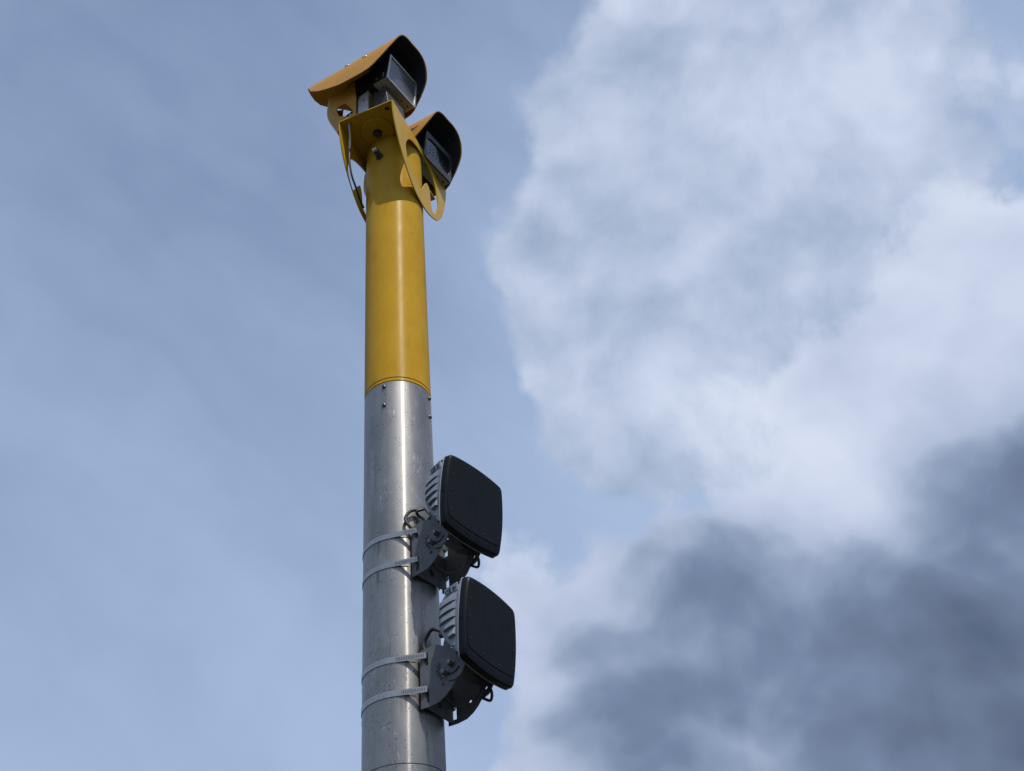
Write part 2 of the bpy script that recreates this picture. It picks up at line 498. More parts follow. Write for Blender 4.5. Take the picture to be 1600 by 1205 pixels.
class MB:
    """collects shapes into one mesh"""
    def __init__(self, off=(0, 0, 0)):
        self.v, self.f, self.off = [], [], Vector(off)

    def add(self, verts, faces):
        n = len(self.v)
        self.v += [Vector(v) - self.off for v in verts]
        self.f += [[i + n for i in f] for f in faces]

    def box(self, c, s, fr=None):
        c = Vector(c)
        X, Y, Z = fr or (Vector((1, 0, 0)), Vector((0, 1, 0)), Vector((0, 0, 1)))
        vs_ = [c + X * (a * s[0] / 2) + Y * (b * s[1] / 2) + Z * (d * s[2] / 2)
               for a in (-1, 1) for b in (-1, 1) for d in (-1, 1)]
        self.add(vs_, [(0, 1, 3, 2), (4, 6, 7, 5), (0, 4, 5, 1), (2, 3, 7, 6), (0, 2, 6, 4), (1, 5, 7, 3)])

    def lathe(self, p0, axis, prof, seg=32):
        """prof: list of (distance along axis, radius), ends closed"""
        p0, axis = Vector(p0), Vector(axis).normalized()
        t = Vector((0, 0, 1)) if abs(axis.z) < 0.9 else Vector((1, 0, 0))
        e1 = axis.cross(t).normalized()
        e2 = axis.cross(e1)
        vs_, fs = [], []
        for d, r in prof:
            for i in range(seg):
                a = 2 * pi * i / seg
                vs_.append(p0 + axis * d + (e1 * math.cos(a) + e2 * math.sin(a)) * r)
        for k in range(len(prof) - 1):
            for i in range(seg):
                j = (i + 1) % seg
                fs.append((k * seg + i, k * seg + j, (k + 1) * seg + j, (k + 1) * seg + i))
        fs.append(tuple(range(seg)))
        fs.append(tuple((len(prof) - 1) * seg + i for i in range(seg)))
        self.add(vs_, fs)

    def cyl(self, p0, p1, r, seg=16, ch=0.0):
        p0, p1 = Vector(p0), Vector(p1)
        L = (p1 - p0).length
        pr = [(0, r), (L, r)] if not ch else [(0, r - ch), (ch, r), (L - ch, r), (L, r - ch)]
        self.lathe(p0, p1 - p0, pr, seg)

    def tube(self, pts, r, seg=10, sub=6):
        P = [Vector(p) for p in pts]
        Q = []
        for i in range(len(P) - 1):
            a = P[i - 1] if i else P[i] * 2 - P[i + 1]
            b, c = P[i], P[i + 1]
            d = P[i + 2] if i + 2 < len(P) else c * 2 - b
            for k in range(sub):
                t = k / sub
                Q.append(0.5 * ((2 * b) + (c - a) * t + (2 * a - 5 * b + 4 * c - d) * t * t + (3 * b - a - 3 * c + d) * t ** 3))
        Q.append(P[-1])
        vs_, fs = [], []
        ref = None
        for i, q in enumerate(Q):
            tan = (Q[min(i + 1, len(Q) - 1)] - Q[max(i - 1, 0)]).normalized()
            if ref is None:
                ref = tan.orthogonal().normalized()
            ref = (ref - tan * ref.dot(tan)).normalized()
            bi = tan.cross(ref)
            for k in range(seg):
                a = 2 * pi * k / seg
                vs_.append(q + (ref * math.cos(a) + bi * math.sin(a)) * r)
        for i in range(len(Q) - 1):
            for k in range(seg):
                j = (k + 1) % seg
                fs.append((i * seg + k, i * seg + j, (i + 1) * seg + j, (i + 1) * seg + k))
        fs.append(tuple(range(seg)))
        fs.append(tuple((len(Q) - 1) * seg + k for k in range(seg)))
        self.add(vs_, fs)

    def sheet(self, outline, holes, fn):
        """flat plate with holes; fn(x, y, side) gives the 3D point of a plan point on side 0 or 1"""
        bm = bmesh.new()
        loops, edges = [], []
        for lp in [outline] + list(holes):
            vv = [bm.verts.new((x, y, 0)) for x, y in lp]
            loops.append(vv)
            for i in range(len(vv)):
                edges.append(bm.edges.new((vv[i], vv[(i + 1) % len(vv)])))
        bmesh.ops.triangle_fill(bm, use_beauty=True, use_dissolve=False, edges=edges, normal=(0, 0, 1))
        bm.verts.index_update()
        P = [(v.co.x, v.co.y) for v in bm.verts]
        F = [tuple(v.index for v in f.verts) for f in bm.faces]
        L = [[v.index for v in lp] for lp in loops]
        bm.free()
        n = len(P)
        vs_ = [fn(x, y, 0) for x, y in P] + [fn(x, y, 1) for x, y in P]
        fs = list(F) + [tuple(i + n for i in reversed(f)) for f in F]
        for lp in L:
            for i in range(len(lp)):
                a, b = lp[i], lp[(i + 1) % len(lp)]
                fs.append((a, b, b + n, a + n))
        self.add(vs_, fs)

    def obj(self, name, mat, parent=None, smooth=35, bevel=0.0):
        return mesh(name, self.v, self.f, mat, parent, smooth, bevel)


def spline(pts, n=8, closed=True):
    P = [Vector((*p, 0)) if len(p) == 2 else Vector(p) for p in pts]
    out_ = []
    N = len(P)
    for i in range(N if closed else N - 1):
        g = lambda k: P[k % N] if closed else P[max(0, min(N - 1, k))]
        a, b, c, d = g(i - 1), g(i), g(i + 1), g(i + 2)
        for k in range(n):
            t = k / n
            out_.append(0.5 * ((2 * b) + (c - a) * t + (2 * a - 5 * b + 4 * c - d) * t * t + (3 * b - a - 3 * c + d) * t ** 3))
    if not closed:
        out_.append(P[-1])
    return [(q.x, q.y) for q in out_]


def circle(x, y, r, n=20, rx=None):
    return [(x + (rx or r) * math.cos(2 * pi * i / n), y + r * math.sin(2 * pi * i / n)) for i in range(n)]


def empty(name, loc, rz=0.0):
    o = bpy.data.objects.new(name, None)
    o.empty_display_size = 0.05
    COL.objects.link(o)
    o.location = loc
    o.rotation_euler = (0, 0, rz)
    return o


def tag(o, label=None, cat=None, group=None, kind=None):
    if label:
        o['label'] = label
    if cat:
        o['category'] = cat
    if group:
        o['group'] = group
    if kind:
        o['kind'] = kind
    return o


def az(a):
    return Vector((math.sin(R(a)), math.cos(R(a)), 0))


def copy_part(o, parent, loc=None, rot=None):
    c = o.copy()
    COL.objects.link(c)
    c.parent = parent
    if loc is not None:
        c.location = loc
    if rot is not None:
        c.rotation_euler = rot
    return c


def interp(x, xs, ys):
    if x <= xs[0]:
        return ys[0]
    for i in range(len(xs) - 1):
        if x <= xs[i + 1]:
            t = (x - xs[i]) / (xs[i + 1] - xs[i])
            return ys[i] + (ys[i + 1] - ys[i]) * t
    return ys[-1]


# ------------------------------------------------------------------ ground (below the frame, carries the pole)
mb = MB()
mb.add([(-4000, -4000, 0), (4000, -4000, 0), (4000, 4000, 0), (-4000, 4000, 0)], [(0, 1, 2, 3)])
tag(mb.obj('ground', 'ground', smooth=0), kind='structure')
mb = MB()
mb.box((0, -2.6, 0.05), (600, 2.4, 0.1))
tag(mb.obj('pavement', 'tarmac', smooth=0), kind='structure')
mb = MB()
mb.add([(-300, -12, 0.004), (300, -12, 0.004), (300, -3.96, 0.004), (-300, -3.96, 0.004)], [(0, 1, 2, 3)])
tag(mb.obj('road', 'tarmac', smooth=0), kind='structure')
mb = MB()
mb.box((0, -3.88, 0.06), (600, 0.15, 0.125))
tag(mb.obj('kerb', 'kerb', smooth=0), kind='structure')

# ------------------------------------------------------------------ the pole
RP = 0.1
Z = EYE                                       # heights below are measured from eye level
pole = tag(empty('camera_pole', (0, 0, 0)), 'tall round pole with bare metal lower shaft and yellow painted top', 'pole')
mb = MB()
mb.lathe((0, 0, -0.3), (0, 0, 1), [(0, RP * 1.0), (0.3 + Z + 1.098, RP), (0.3 + Z + 1.0995, RP - 0.0022), (0.3 + Z + 1.1005, RP - 0.0022),
                                   (0.3 + Z + 1.102, RP + 0.0012)], 128)
mb.obj('lower_shaft', 'alu', pole, 30)
mb = MB()
mb.lathe((0, 0, Z + 1.102), (0, 0, 1), [(0.0, RP + 0.0012), (0.018, RP + 0.0012), (0.0195, RP - 0.001)], 128)
mb.obj('joint_ring', 'alu', pole, 30)
mb = MB()
mb.lathe((0, 0, Z + 1.1215), (0, 0, 1), [(0, RP - 0.0018), (0.0012, RP - 0.0018), (0.0022, RP), (1.1745, RP), (1.176, RP - 0.0012)], 128)
shaft = mb.obj('upper_shaft', 'alu', pole, 30)
mb = MB()
mb.lathe((0, 0, Z + 2.2978), (0, 0, 1), [(0, RP - 0.0025), (0.0015, RP - 0.0025), (0.003, RP - 0.0003), (0.0125, RP - 0.0003), (0.0135, RP - 0.0022),
                                         (0.0145, RP - 0.0022), (0.016, RP + 0.0003), (1.2, RP + 0.0003)], 128)
mast = mb.obj('painted_mast', 'yellow', pole, 30)
# socket-head bolts round the joint
bolt_src = None
for ang in (-16, 76.5, 166.5, 256.5):
    for zz in (2.280, 2.208):
        if bolt_src is None:
            mb = MB()
            mb.lathe((0, 0, 0), (1, 0, 0), [(-0.004, 0.0058), (0.0012, 0.0062), (0.0035, 0.0058), (0.0052, 0.0042), (0.0056, 0.0030), (0.0030, 0.0027)], 20)
            bolt_src = mb.obj('bolt', 'bolt', pole, 40)
            b_ = bolt_src
        else:
            b_ = copy_part(bolt_src, pole)
        a = R(ang)
        b_.location = (RP * math.sin(a), -RP * math.cos(a), Z + zz)
        b_.rotation_euler = (0, 0, a - pi / 2)
# plug under the bracket
a = R(-22)
nd = Vector((math.sin(a), -math.cos(a), 0.05)).normalized()
p0 = Vector((RP * math.sin(a), -RP * math.cos(a), Z + 3.385))
mb = MB()
mb.lathe(p0 - nd * 0.01, nd, [(0, 0.0145), (0.014, 0.0145), (0.016, 0.0115), (0.019, 0.0115), (0.0195, 0.0125), (0.041, 0.0115), (0.043, 0.0090)], 14)
plug = mb.obj('cable_gland', 'gland', pole, 25)
mb = MB()
mb.lathe(p0 + nd * 0.0325, nd, [(0, 0.0085), (0.010, 0.0085), (0.0105, 0.0072), (0.0108, 0.0040), (0.006, 0.0036)], 18)
mb.obj('gland_insert', 'steel', plug, 25)

# ------------------------------------------------------------------ yellow yoke that carries the two cameras
YA = 19.0
ZP = Z + 3.502
U, N = az(YA), az(YA + 90)
yoke = tag(empty('mounting_yoke', (0, 0, ZP), R(90 - YA)),
           'yellow folded sheet yoke with two half round cut out cheeks on the pole top', 'bracket')
# local frame of the yoke: x = along U, y = left of it (= -N), z up
HB, DB, TH = 0.1045, 0.222, 0.004
mb = MB()
rect = [(-DB, -HB), (0.045, -HB), (0.045, HB), (-DB, HB)]
hs = [circle(-0.197, sy * 0.0745, 0.0095) for sy in (-1, 1)]
mb.sheet(rect, hs, lambda x, y, s: (x, y, 0.0 + (TH if s else 0)))
mb.obj('top_plate', 'yellow_sheet', yoke, 30)
DROP = 0.167
mb = MB()
mb.sheet([(0.084, -HB), (0.126, -HB), (0.126, HB), (0.084, HB)], [circle(0.105, sy * 0.0745, 0.0075) for sy in (-1, 1)], lambda x, y, s: (x, y, -DROP + (TH if s else 0)))
mb.obj('rear_shelf', 'yellow_sheet', yoke, 30)
out_half = [(0, 0), (0.004, -0.05), (0.018, -0.115), (0.05, -0.19), (0.098, -0.262), (0.15, -0.312), (0.20, -0.334), (0.25, -0.337),
            (0.305, -0.318), (0.355, -0.282), (0.397, -0.205), (0.425, -0.11), (0.438, -0.045), (0.440, 0)]
cheek_out = [(0, 0)] + spline(out_half, 5, closed=False)[1:]
hole_r = [(0.100, -0.158), (0.106, -0.113), (0.135, -0.066), (0.181, -0.043), (0.231, -0.037), (0.288, -0.043), (0.330, -0.082), (0.357, -0.165),
          (0.353, -0.215), (0.330, -0.272), (0.304, -0.286), (0.2935, -0.247), (0.289, -0.190), (0.275, -0.171), (0.256, -0.180), (0.2185, -0.258),
          (0.2165, -0.262), (0.163, -0.246), (0.117, -0.215)]
hole_l = [(0.069, -0.195), (0.074, -0.155), (0.090, -0.112), (0.129, -0.082), (0.187, -0.062), (0.25, -0.056), (0.31, -0.070), (0.345, -0.120),
          (0.350, -0.185), (0.33, -0.245), (0.285, -0.282), (0.225, -0.297), (0.188, -0.293), (0.177, -0.272), (0.172, -0.225), (0.163, -0.194), (0.150, -0.194),
          (0.113, -0.262), (0.110, -0.269), (0.088, -0.243)]
for sgn, hole in ((-1, hole_r), (1, hole_l)):       # -1 = N side (right in the view)
    mb = MB()
    y0 = sgn * HB
    mb.sheet(cheek_out, [spline(hole, 5)], lambda x, y, s: (x - 0.22, y0 + (sgn * 0.004 if s else 0), y + TH))
    mb.obj('cheek', 'yellow_sheet', yoke, 30)
for sx in (-1,):
    mb = MB()
    mb.lathe((sx * 0.127, 0, -0.009), (0, 0, 1), [(0, 0.0580), (0.002, 0.060), (0.0088, 0.060)], 48)
    d_ = mb.obj('seat_disc', 'yellow_sheet', yoke, 30)
    mb = MB()
    mb.lathe((sx * 0.127, 0, -0.0285), (0, 0, 1), [(0, 0.009), (0.002, 0.011), (0.015, 0.011), (0.0152, 0.017), (0.0192, 0.017)], 6)
    mb.obj('pivot_bolt', 'gland', d_, 20)

# ------------------------------------------------------------------ speed cameras
CPIT = 0.126
CZ = 0.206


def pitched(p, off=0.0):
    x, y, z = p
    c, s = math.cos(CPIT), math.sin(CPIT)
    return Vector((x * c + z * s, y, CZ - x * s + z * c))


SEC = [(0, 0), (.03, -.003), (.052, -.012), (.068, -.027), (.08, -.047), (.09, -.072), (.1, -.105), (.108, -.14), (.117, -.19), (.126, -.245), (.15, -.4)]
SEC = [(x * 1.03, y + 0.178) for x, y in SEC]
SECs = spline(SEC, 6, closed=False)
SL = [0.0]
for i in range(1, len(SECs)):
    SL.append(SL[-1] + math.hypot(SECs[i][0] - SECs[i - 1][0], SECs[i][1] - SECs[i - 1][1]))
SX, SY = [p[0] for p in SECs], [p[1] for p in SECs]
C0 = -0.022


def hood_pt(ax, s, inset=0.0):
    a_ = abs(s)
    x, y = interp(a_, SL, SX), interp(a_, SL, SY)
    x1, y1 = interp(a_ + 0.004, SL, SX), interp(a_ + 0.004, SL, SY)
    t = Vector((x1 - x, y1 - y)).normalized()
    nx, ny = t.y, -t.x                       # points inwards
    x, y = x + nx * inset, y + ny * inset
    x = max(x, 0.0) if a_ < 1e-6 else x
    return pitched((ax, C0 + (x if s >= 0 else -x), y))


FS = [0, .03, .045, .078, .119, .156, .180, .2, .228, .253, .274, .287, .2915]
FA = [.166, .168, .169, .171, .171, .166, .158, .148, .132, .114, .100, .082, .052]
RS = [0, .03, .06, .09, .13, .184, .228, .26, .283, .289, .2915]
RA = [-.324, -.318, -.304, -.286, -.258, -.228, -.177, -.116, -.058, -.006, .050]
RF = [-.324, -.318, -.285, -.235, -.180, -.130, -.100, -.075, -.045, -.006, .050]      # the far side is cut back for the cowl


def hood_sheet(ins0, ins1, smax, back=None, ns=64, na=26, tail=1.0):
    sv = [-smax * math.cos(pi * i / ns) for i in range(ns + 1)]
    vs_, fs = [], []
    for k, ins in enumerate((ins0, ins1)):
        for s in sv:
            fa, ra = interp(abs(s), FS, FA), interp(abs(s), RS, RF if s > 0 else RA)
            ra = ra * tail if ra < 0 else ra
            if back is not None:
                ra = max(ra, back)
                fa = fa - 0.004
            fa = max(fa, ra + 0.001)
            for j in range(na + 1):
                vs_.append(hood_pt(ra + (fa - ra) * j / na, s, ins))
    n = (ns + 1) * (na + 1)
    idx = lambda k, i, j: k * n + i * (na + 1) + j
    for i in range(ns):
        for j in range(na):
            fs.append((idx(0, i, j), idx(0, i + 1, j), idx(0, i + 1, j + 1), idx(0, i, j + 1)))
            fs.append((idx(1, i, j), idx(1, i, j + 1), idx(1, i + 1, j + 1), idx(1, i + 1, j)))
        for j in (0, na):
            fs.append((idx(0, i, j), idx(0, i + 1, j), idx(1, i + 1, j), idx(1, i, j)))
    for i in (0, ns):
        for j in range(na):
            fs.append((idx(0, i, j), idx(0, i, j + 1), idx(1, i, j + 1), idx(1, i, j)))
    return vs_, fs


def frame_ring(mb, cx, w, h, wi, hi, r, ri, d0, d1):
    """picture-frame shaped ring (outer w x h, opening wi x hi) between depths d0 and d1 on the tilted camera axis"""
    def rr(w_, h_, r_, n=6):
        o_ = []
        for qx, qy, a0 in ((1, 1, 0), (-1, 1, 90), (-1, -1, 180), (1, -1, 270)):
            for k in range(n + 1):
                a_ = R(a0 + 90 * k / n)
                o_.append((qx * (w_ / 2 - r_) + r_ * math.cos(a_), qy * (h_ / 2 - r_) + r_ * math.sin(a_)))
        return o_
    mb.sheet(rr(w, h, r), [rr(wi, hi, ri)], lambda x, y, s: pitched((cx + (d1 if s else d0), x, 0.015 + y)))


def rbox(mb, cx0, cx1, yc, zc, w, h, r=0.006):
    o_ = []
    for qx, qy, a0 in ((1, 1, 0), (-1, 1, 90), (-1, -1, 180), (1, -1, 270)):
        for k in range(4):
            a_ = R(a0 + 30 * k)
            o_.append((yc + qx * (w / 2 - r) + r * math.cos(a_), zc + qy * (h / 2 - r) + r * math.sin(a_)))
    mb.sheet(o_, [], lambda x, y, s: pitched((cx1 if s else cx0, x, y)))


def speed_camera(side, yaw, label, kind, drop=0.0, shift=0.0):
    loc = U * (side * 0.127) + N * shift + Vector((0, 0, ZP + TH - drop))
    t = tag(empty('speed_camera', loc, R(90 - yaw)), label, 'camera', 'traffic cameras on the pole top')
    # hood
    v, f = hood_sheet(0, 0.003, 0.2915, tail=1.0 if kind == 0 else 0.66)
    hood = mesh('hood', v, f, 'hood', t, 50)
    v, f = hood_sheet(0.0035, 0.006, 0.245, back=-0.045, ns=48, na=12)
    mesh('liner', v, f, 'black', hood, 50)
    for ax, s in ((0.107, 0.006), (0.124, 0.078)):
        p_ = hood_pt(ax, s, 0.006)
        q_ = hood_pt(ax, s, 0.0105)
        mb = MB()
        mb.cyl(p_, q_, 0.0032, 10, 0.001)
        mb.obj('screw', 'bolt', hood, 30)
    for ax, s in ((0.030, -0.150), (-0.062, -0.130), (0.030, 0.150), (-0.062, 0.130)):
        # pressed tab with a fixing screw in front of it
        a_, b_ = hood_pt(ax - 0.010, s - 0.009, -0.0002), hood_pt(ax - 0.010, s + 0.009, -0.0002)
        c_ = hood_pt(ax - 0.008, s - 0.001, -0.009)
        d_, e_ = hood_pt(ax - 0.0085, s - 0.009, -0.0002), hood_pt(ax - 0.0085, s + 0.009, -0.0002)
        g_ = hood_pt(ax - 0.0068, s - 0.001, -0.009)
        mesh('tab', [a_, b_, c_, d_, e_, g_], [(0, 1, 2), (3, 5, 4), (0, 2, 5, 3), (1, 4, 5, 2), (0, 3, 4, 1)], 'hood', hood, 0)
        mb = MB()
        mb.lathe(hood_pt(ax + 0.002, s, 0.0), hood_pt(ax + 0.002, s, -0.01) - hood_pt(ax + 0.002, s, 0.0),
                 [(-0.001, 0.0046), (0.002, 0.0044), (0.0036, 0.003), (0.004, 0.001)], 14)
        mb.obj('screw', 'steel', hood, 40)
    # camera body
    FX = 0.118
    mb = MB()
    rbox(mb, FX - 0.062, FX - 0.004, 0, 0.015, 0.165, 0.134, 0.005)
    body = mb.obj('front_housing', 'black', t, 30, 0.0012)
    mb = MB()
    rbox(mb, FX - 0.064, FX - 0.0055, 0, 0.015 - 0.0665, 0.1655, 0.004, 0.0015)
    under = mb.obj('underside_plate', 'housing', t, 30)
    mb = MB()
    if kind == 0:
        frame_ring(mb, FX, 0.168, 0.137, 0.150, 0.119, 0.006, 0.003, -0.005, 0.001)
    else:
        frame_ring(mb, FX, 0.168, 0.137, 0.150, 0.092, 0.010, 0.028, -0.006, 0.002)
    mb.obj('bezel', 'bezel' if kind == 0 else 'bezel_dark', t, 30, 0.0008)
    mb = MB()
    rbox(mb, FX - 0.012, FX - 0.003, 0, 0.015, 0.149 if kind == 0 else 0.156, 0.118 if kind == 0 else 0.1, 0.004)
    gl = mb.obj('window_glass', 'glass' if kind == 0 else 'lens', t, 30)
    if kind == 1:                           # lamp emitters seen behind the black filter
        for iy in range(6):
            for iz in range(3):
                mb = MB()
                c_ = pitched((FX - 0.0028, -0.045 + iy * 0.018, -0.003 + iz * 0.018))
                mb.lathe(c_, pitched((1, 0, 0)) - pitched((0, 0, 0)), [(0, 0.0028), (0.0009, 0.0024), (0.0012, 0.001)], 8)
                mb.obj('emitter', 'cover', gl, 30)
    # raised panels and screws on the underside and side of the housing
    for y_, w_, x_ in ((-0.045, 0.030, FX - 0.034), (0.048, 0.034, FX - 0.034)):
        mb = MB()
        mb.sheet([(-0.010, -w_ / 2), (0.010, -w_ / 2), (0.010, w_ / 2), (-0.010, w_ / 2)], [[(-0.008, -w_ / 2 + .002), (-0.008, w_ / 2 - .002), (0.008, w_ / 2 - .002), (0.008, -w_ / 2 + .002)]],
                 lambda x, y, s: pitched((x_ + x, y_ + y, 0.015 - 0.0683 - (0.0016 if s else -0.001))))
        mb.obj('underside_label', 'housing', under, 0)
    for y_, x_ in ((-0.055, -0.040), (-0.05, -0.030), (-0.040, -0.026), (0.060, -0.018), (0.066, -0.020), (0.072, -0.045), (0.035, -0.040), (0.030, -0.022)):
        mb = MB()
        mb.lathe(pitched((FX + x_, y_, 0.015 - 0.0680)), pitched((0, 0, -1)) - pitched((0, 0, 0)), [(0, 0.0028), (0.0020, 0.0026), (0.0024, 0.0014)], 8)
        mb.obj('screw', 'black', under, 30)
    for x_, z_ in ((-0.020, -0.035), (-0.020, -0.048), (-0.05, -0.045), (-0.05, 0.06)):
        mb = MB()
        mb.lathe(pitched((FX + x_, -0.082, 0.015 + z_)), (0, -1, 0), [(0, 0.004), (0.004, 0.004), (0.005, 0.003)], 10)
        mb.obj('screw', 'steel', body, 30)
    mb = MB()
    rbox(mb, -0.095, FX - 0.061, -0.005, 0.020, 0.130, 0.112, 0.012)
    mb.obj('rear_body', 'black', t, 30, 0.002)
    # grey foot block under the body
    mb = MB()
    fy = -0.082
    mb.sheet([(-0.026, 0.0), (0.022, 0.0), (0.022, 0.136), (-0.026, 0.118)], [circle(0.0, 0.092, 0.0042, 12, 0.0065)],
             lambda x, y, s: (x, fy + (0.006 if s else 0), y))
    mb.box((-0.002, -0.030, 0.133), (0.046, 0.10, 0.006))
    mb.obj('foot_block', 'bezel', t, 30, 0.0006)
    mb = MB()
    mb.sheet([(0.026, 0.003), (0.10, 0.003), (0.088, 0.112), (0.026, 0.138)], [], lambda x, y, s: (x, -0.062 + (0.10 if s else 0), y))
    if kind == 0:
        mb.obj('tilt_block', 'gland', t, 30, 0.002)
    # yellow cowl standing on the plate, two sides with six-sided openings and a rounded rear
    prof = [(-0.096, 0.0), (-0.116, 0.053), (-0.143, 0.12), (-0.153, 0.16), (-0.153, 0.20), (-0.150, 0.235)]
    side_out = spline(prof, 4, closed=False) + [(-0.04, 0.235), (-0.028, 0.12), (-0.028, 0.0)]
    side_far = [q for q in spline(prof, 4, closed=False) if q[1] < 0.19] + [(-0.06, 0.19), (-0.028, 0.12), (-0.028, 0.0)]
    hexa = [(-0.123, 0.126), (-0.113, 0.141), (-0.080, 0.134), (-0.058, 0.092), (-0.043, 0.058), (-0.042, 0.040), (-0.064, 0.040), (-0.108, 0.078)]
    YN, YF = -0.090, -0.018
    cowl = None
    for y_, d_ in ((YN, 1), (YF, -1)):
        mb = MB()
        mb.sheet(side_out if d_ > 0 else side_far, [hexa] if d_ > 0 else [], lambda x, y, s: (x, y_ + (d_ * 0.003 if s else 0), y))
        o_ = mb.obj('cowl_side', 'hood', t, 30)
    pts = spline(prof, 5, closed=False)
    rc = 0.032
    cs = []
    for k in range(9):
        a_ = R(90 * k / 8)
        cs.append((-rc * math.sin(a_), YN + rc - rc * math.cos(a_)))
    cs += [(-x, 0) for x in ()]
    for k in range(9):
        a_ = R(90 - 90 * k / 8)
        cs.append((-rc * math.sin(a_), YF - rc + rc * math.cos(a_)))
    vs_, fs = [], []
    for k, (dx, sc) in enumerate(((0.0, 1.0), (0.003, 0.93))):
        for (px_, pz_) in pts:
            for (cx_, cy_) in cs:
                yy = cy_ if k == 0 else (cy_ - (YN + YF) / 2) * 0.915 + (YN + YF) / 2
                vs_.append((px_ + cx_ + dx, yy, pz_))
    npp, nc = len(pts), len(cs)
    for k in range(2):
        for i in range(npp - 1):
            for j in range(nc - 1):
                b_ = k * npp * nc
                fs.append((b_ + i * nc + j, b_ + i * nc + j + 1, b_ + (i + 1) * nc + j + 1, b_ + (i + 1) * nc + j))
    for j in range(nc - 1):
        for i in (0, npp - 1):
            fs.append((i * nc + j, i * nc + j + 1, npp * nc + i * nc + j + 1, npp * nc + i * nc + j))
    for i in range(npp - 1):
        for j in (0, nc - 1):
            fs.append((i * nc + j, (i + 1) * nc + j, npp * nc + (i + 1) * nc + j, npp * nc + i * nc + j))
    mesh('cowl_rear', vs_, fs, 'hood', t, 40)
    # a round base under it
    mb = MB()
    mb.lathe((0, -0.012, 0.0), (0, 0, 1), [(0, 0.055), (0.010, 0.055), (0.012, 0.052)], 40)
    if kind == 0:
        mb.obj('pan_base', 'gland', t, 30)
    return t


speed_camera(-1, 120.0, 'ochre hooded camera with a flat rectangular grey window, nearer and higher of the pair', 0)
speed_camera(1, 120.0, 'ochre hooded camera with black rounded window, half hidden behind the yoke cheek', 1, DROP, 0.018)

# cable hanging inside the left cheek
def yk(u_, n_, z_):
    return U * u_ + N * n_ + Vector((0, 0, Z + z_))


cable = tag(empty('camera_cable', yk(-0.197, -0.0745, 3.50)), 'thin cable dropping through the yoke plate inside the left cheek', 'cable')
base = yk(-0.197, -0.0745, 3.50)
mb = MB(base)
mb.tube([yk(-0.197, -0.0745, 3.56), yk(-0.197, -0.078, 3.50), yk(-0.180, -0.083, 3.45), yk(-0.176, -0.086, 3.385)], 0.0042)
mb.obj('grey_sleeve', 'cable_grey', cable)
mb = MB(base)
mb.tube([yk(-0.176, -0.086, 3.39), yk(-0.174, -0.086, 3.32), yk(-0.158, -0.086, 3.262), yk(-0.128, -0.085, 3.226), yk(-0.09, -0.09, 3.205), yk(-0.055, -0.094, 3.20)], 0.0036)
mb.obj('black_sheath', 'rubber', cable)


# ------------------------------------------------------------------ radar units
def squircle(w, h, k=0.09, n=36, zc=0.0, bulge=0.009):
    """square outline with bowed sides and small round corners, half sizes w, h"""
    o_ = []
    for i in range(4 * n):
        a_ = 2 * pi * (i + 0.5) / (4 * n)
        c, s = math.cos(a_), math.sin(a_)
        e = 26.0
        r_ = 1.0 / ((abs(c) ** e + abs(s) ** e) ** (1 / e))
        x, y = c * r_, s * r_
        bx = 1 + bulge / w * (1 - y * y)
        by = 1 + bulge / h * (1 - x * x)
        o_.append((x * w * bx, y * h * by + zc))
    return o_


def loft(mb, rings):
    """rings: list of lists of 3D points, closed ends"""
    n = len(rings[0])
    vs_ = [p for r_ in rings for p in r_]
    fs = []
    for k in range(len(rings) - 1):
        for i in range(n):
            j = (i + 1) % n
            fs.append((k * n + i, k * n + j, (k + 1) * n + j, (k + 1) * n + i))
    fs.append(tuple(range(n)))
    fs.append(tuple((len(rings) - 1) * n + i for i in range(n)))
    mb.add(vs_, fs)


def text_mesh(body, size):
    cu = bpy.data.curves.new('mark', 'FONT')
    cu.body = body
    cu.size = size
    cu.extrude = size * 0.05
    cu.align_x = 'CENTER'
    cu.align_y = 'CENTER'
    cu.resolution_u = 3
    o_ = bpy.data.objects.new('mark', cu)
    COL.objects.link(o_)
    bpy.context.view_layer.update()
    me = bpy.data.meshes.new_from_object(o_.evaluated_get(bpy.context.evaluated_depsgraph_get()))
    bpy.data.objects.remove(o_, do_unlink=True)
    return me


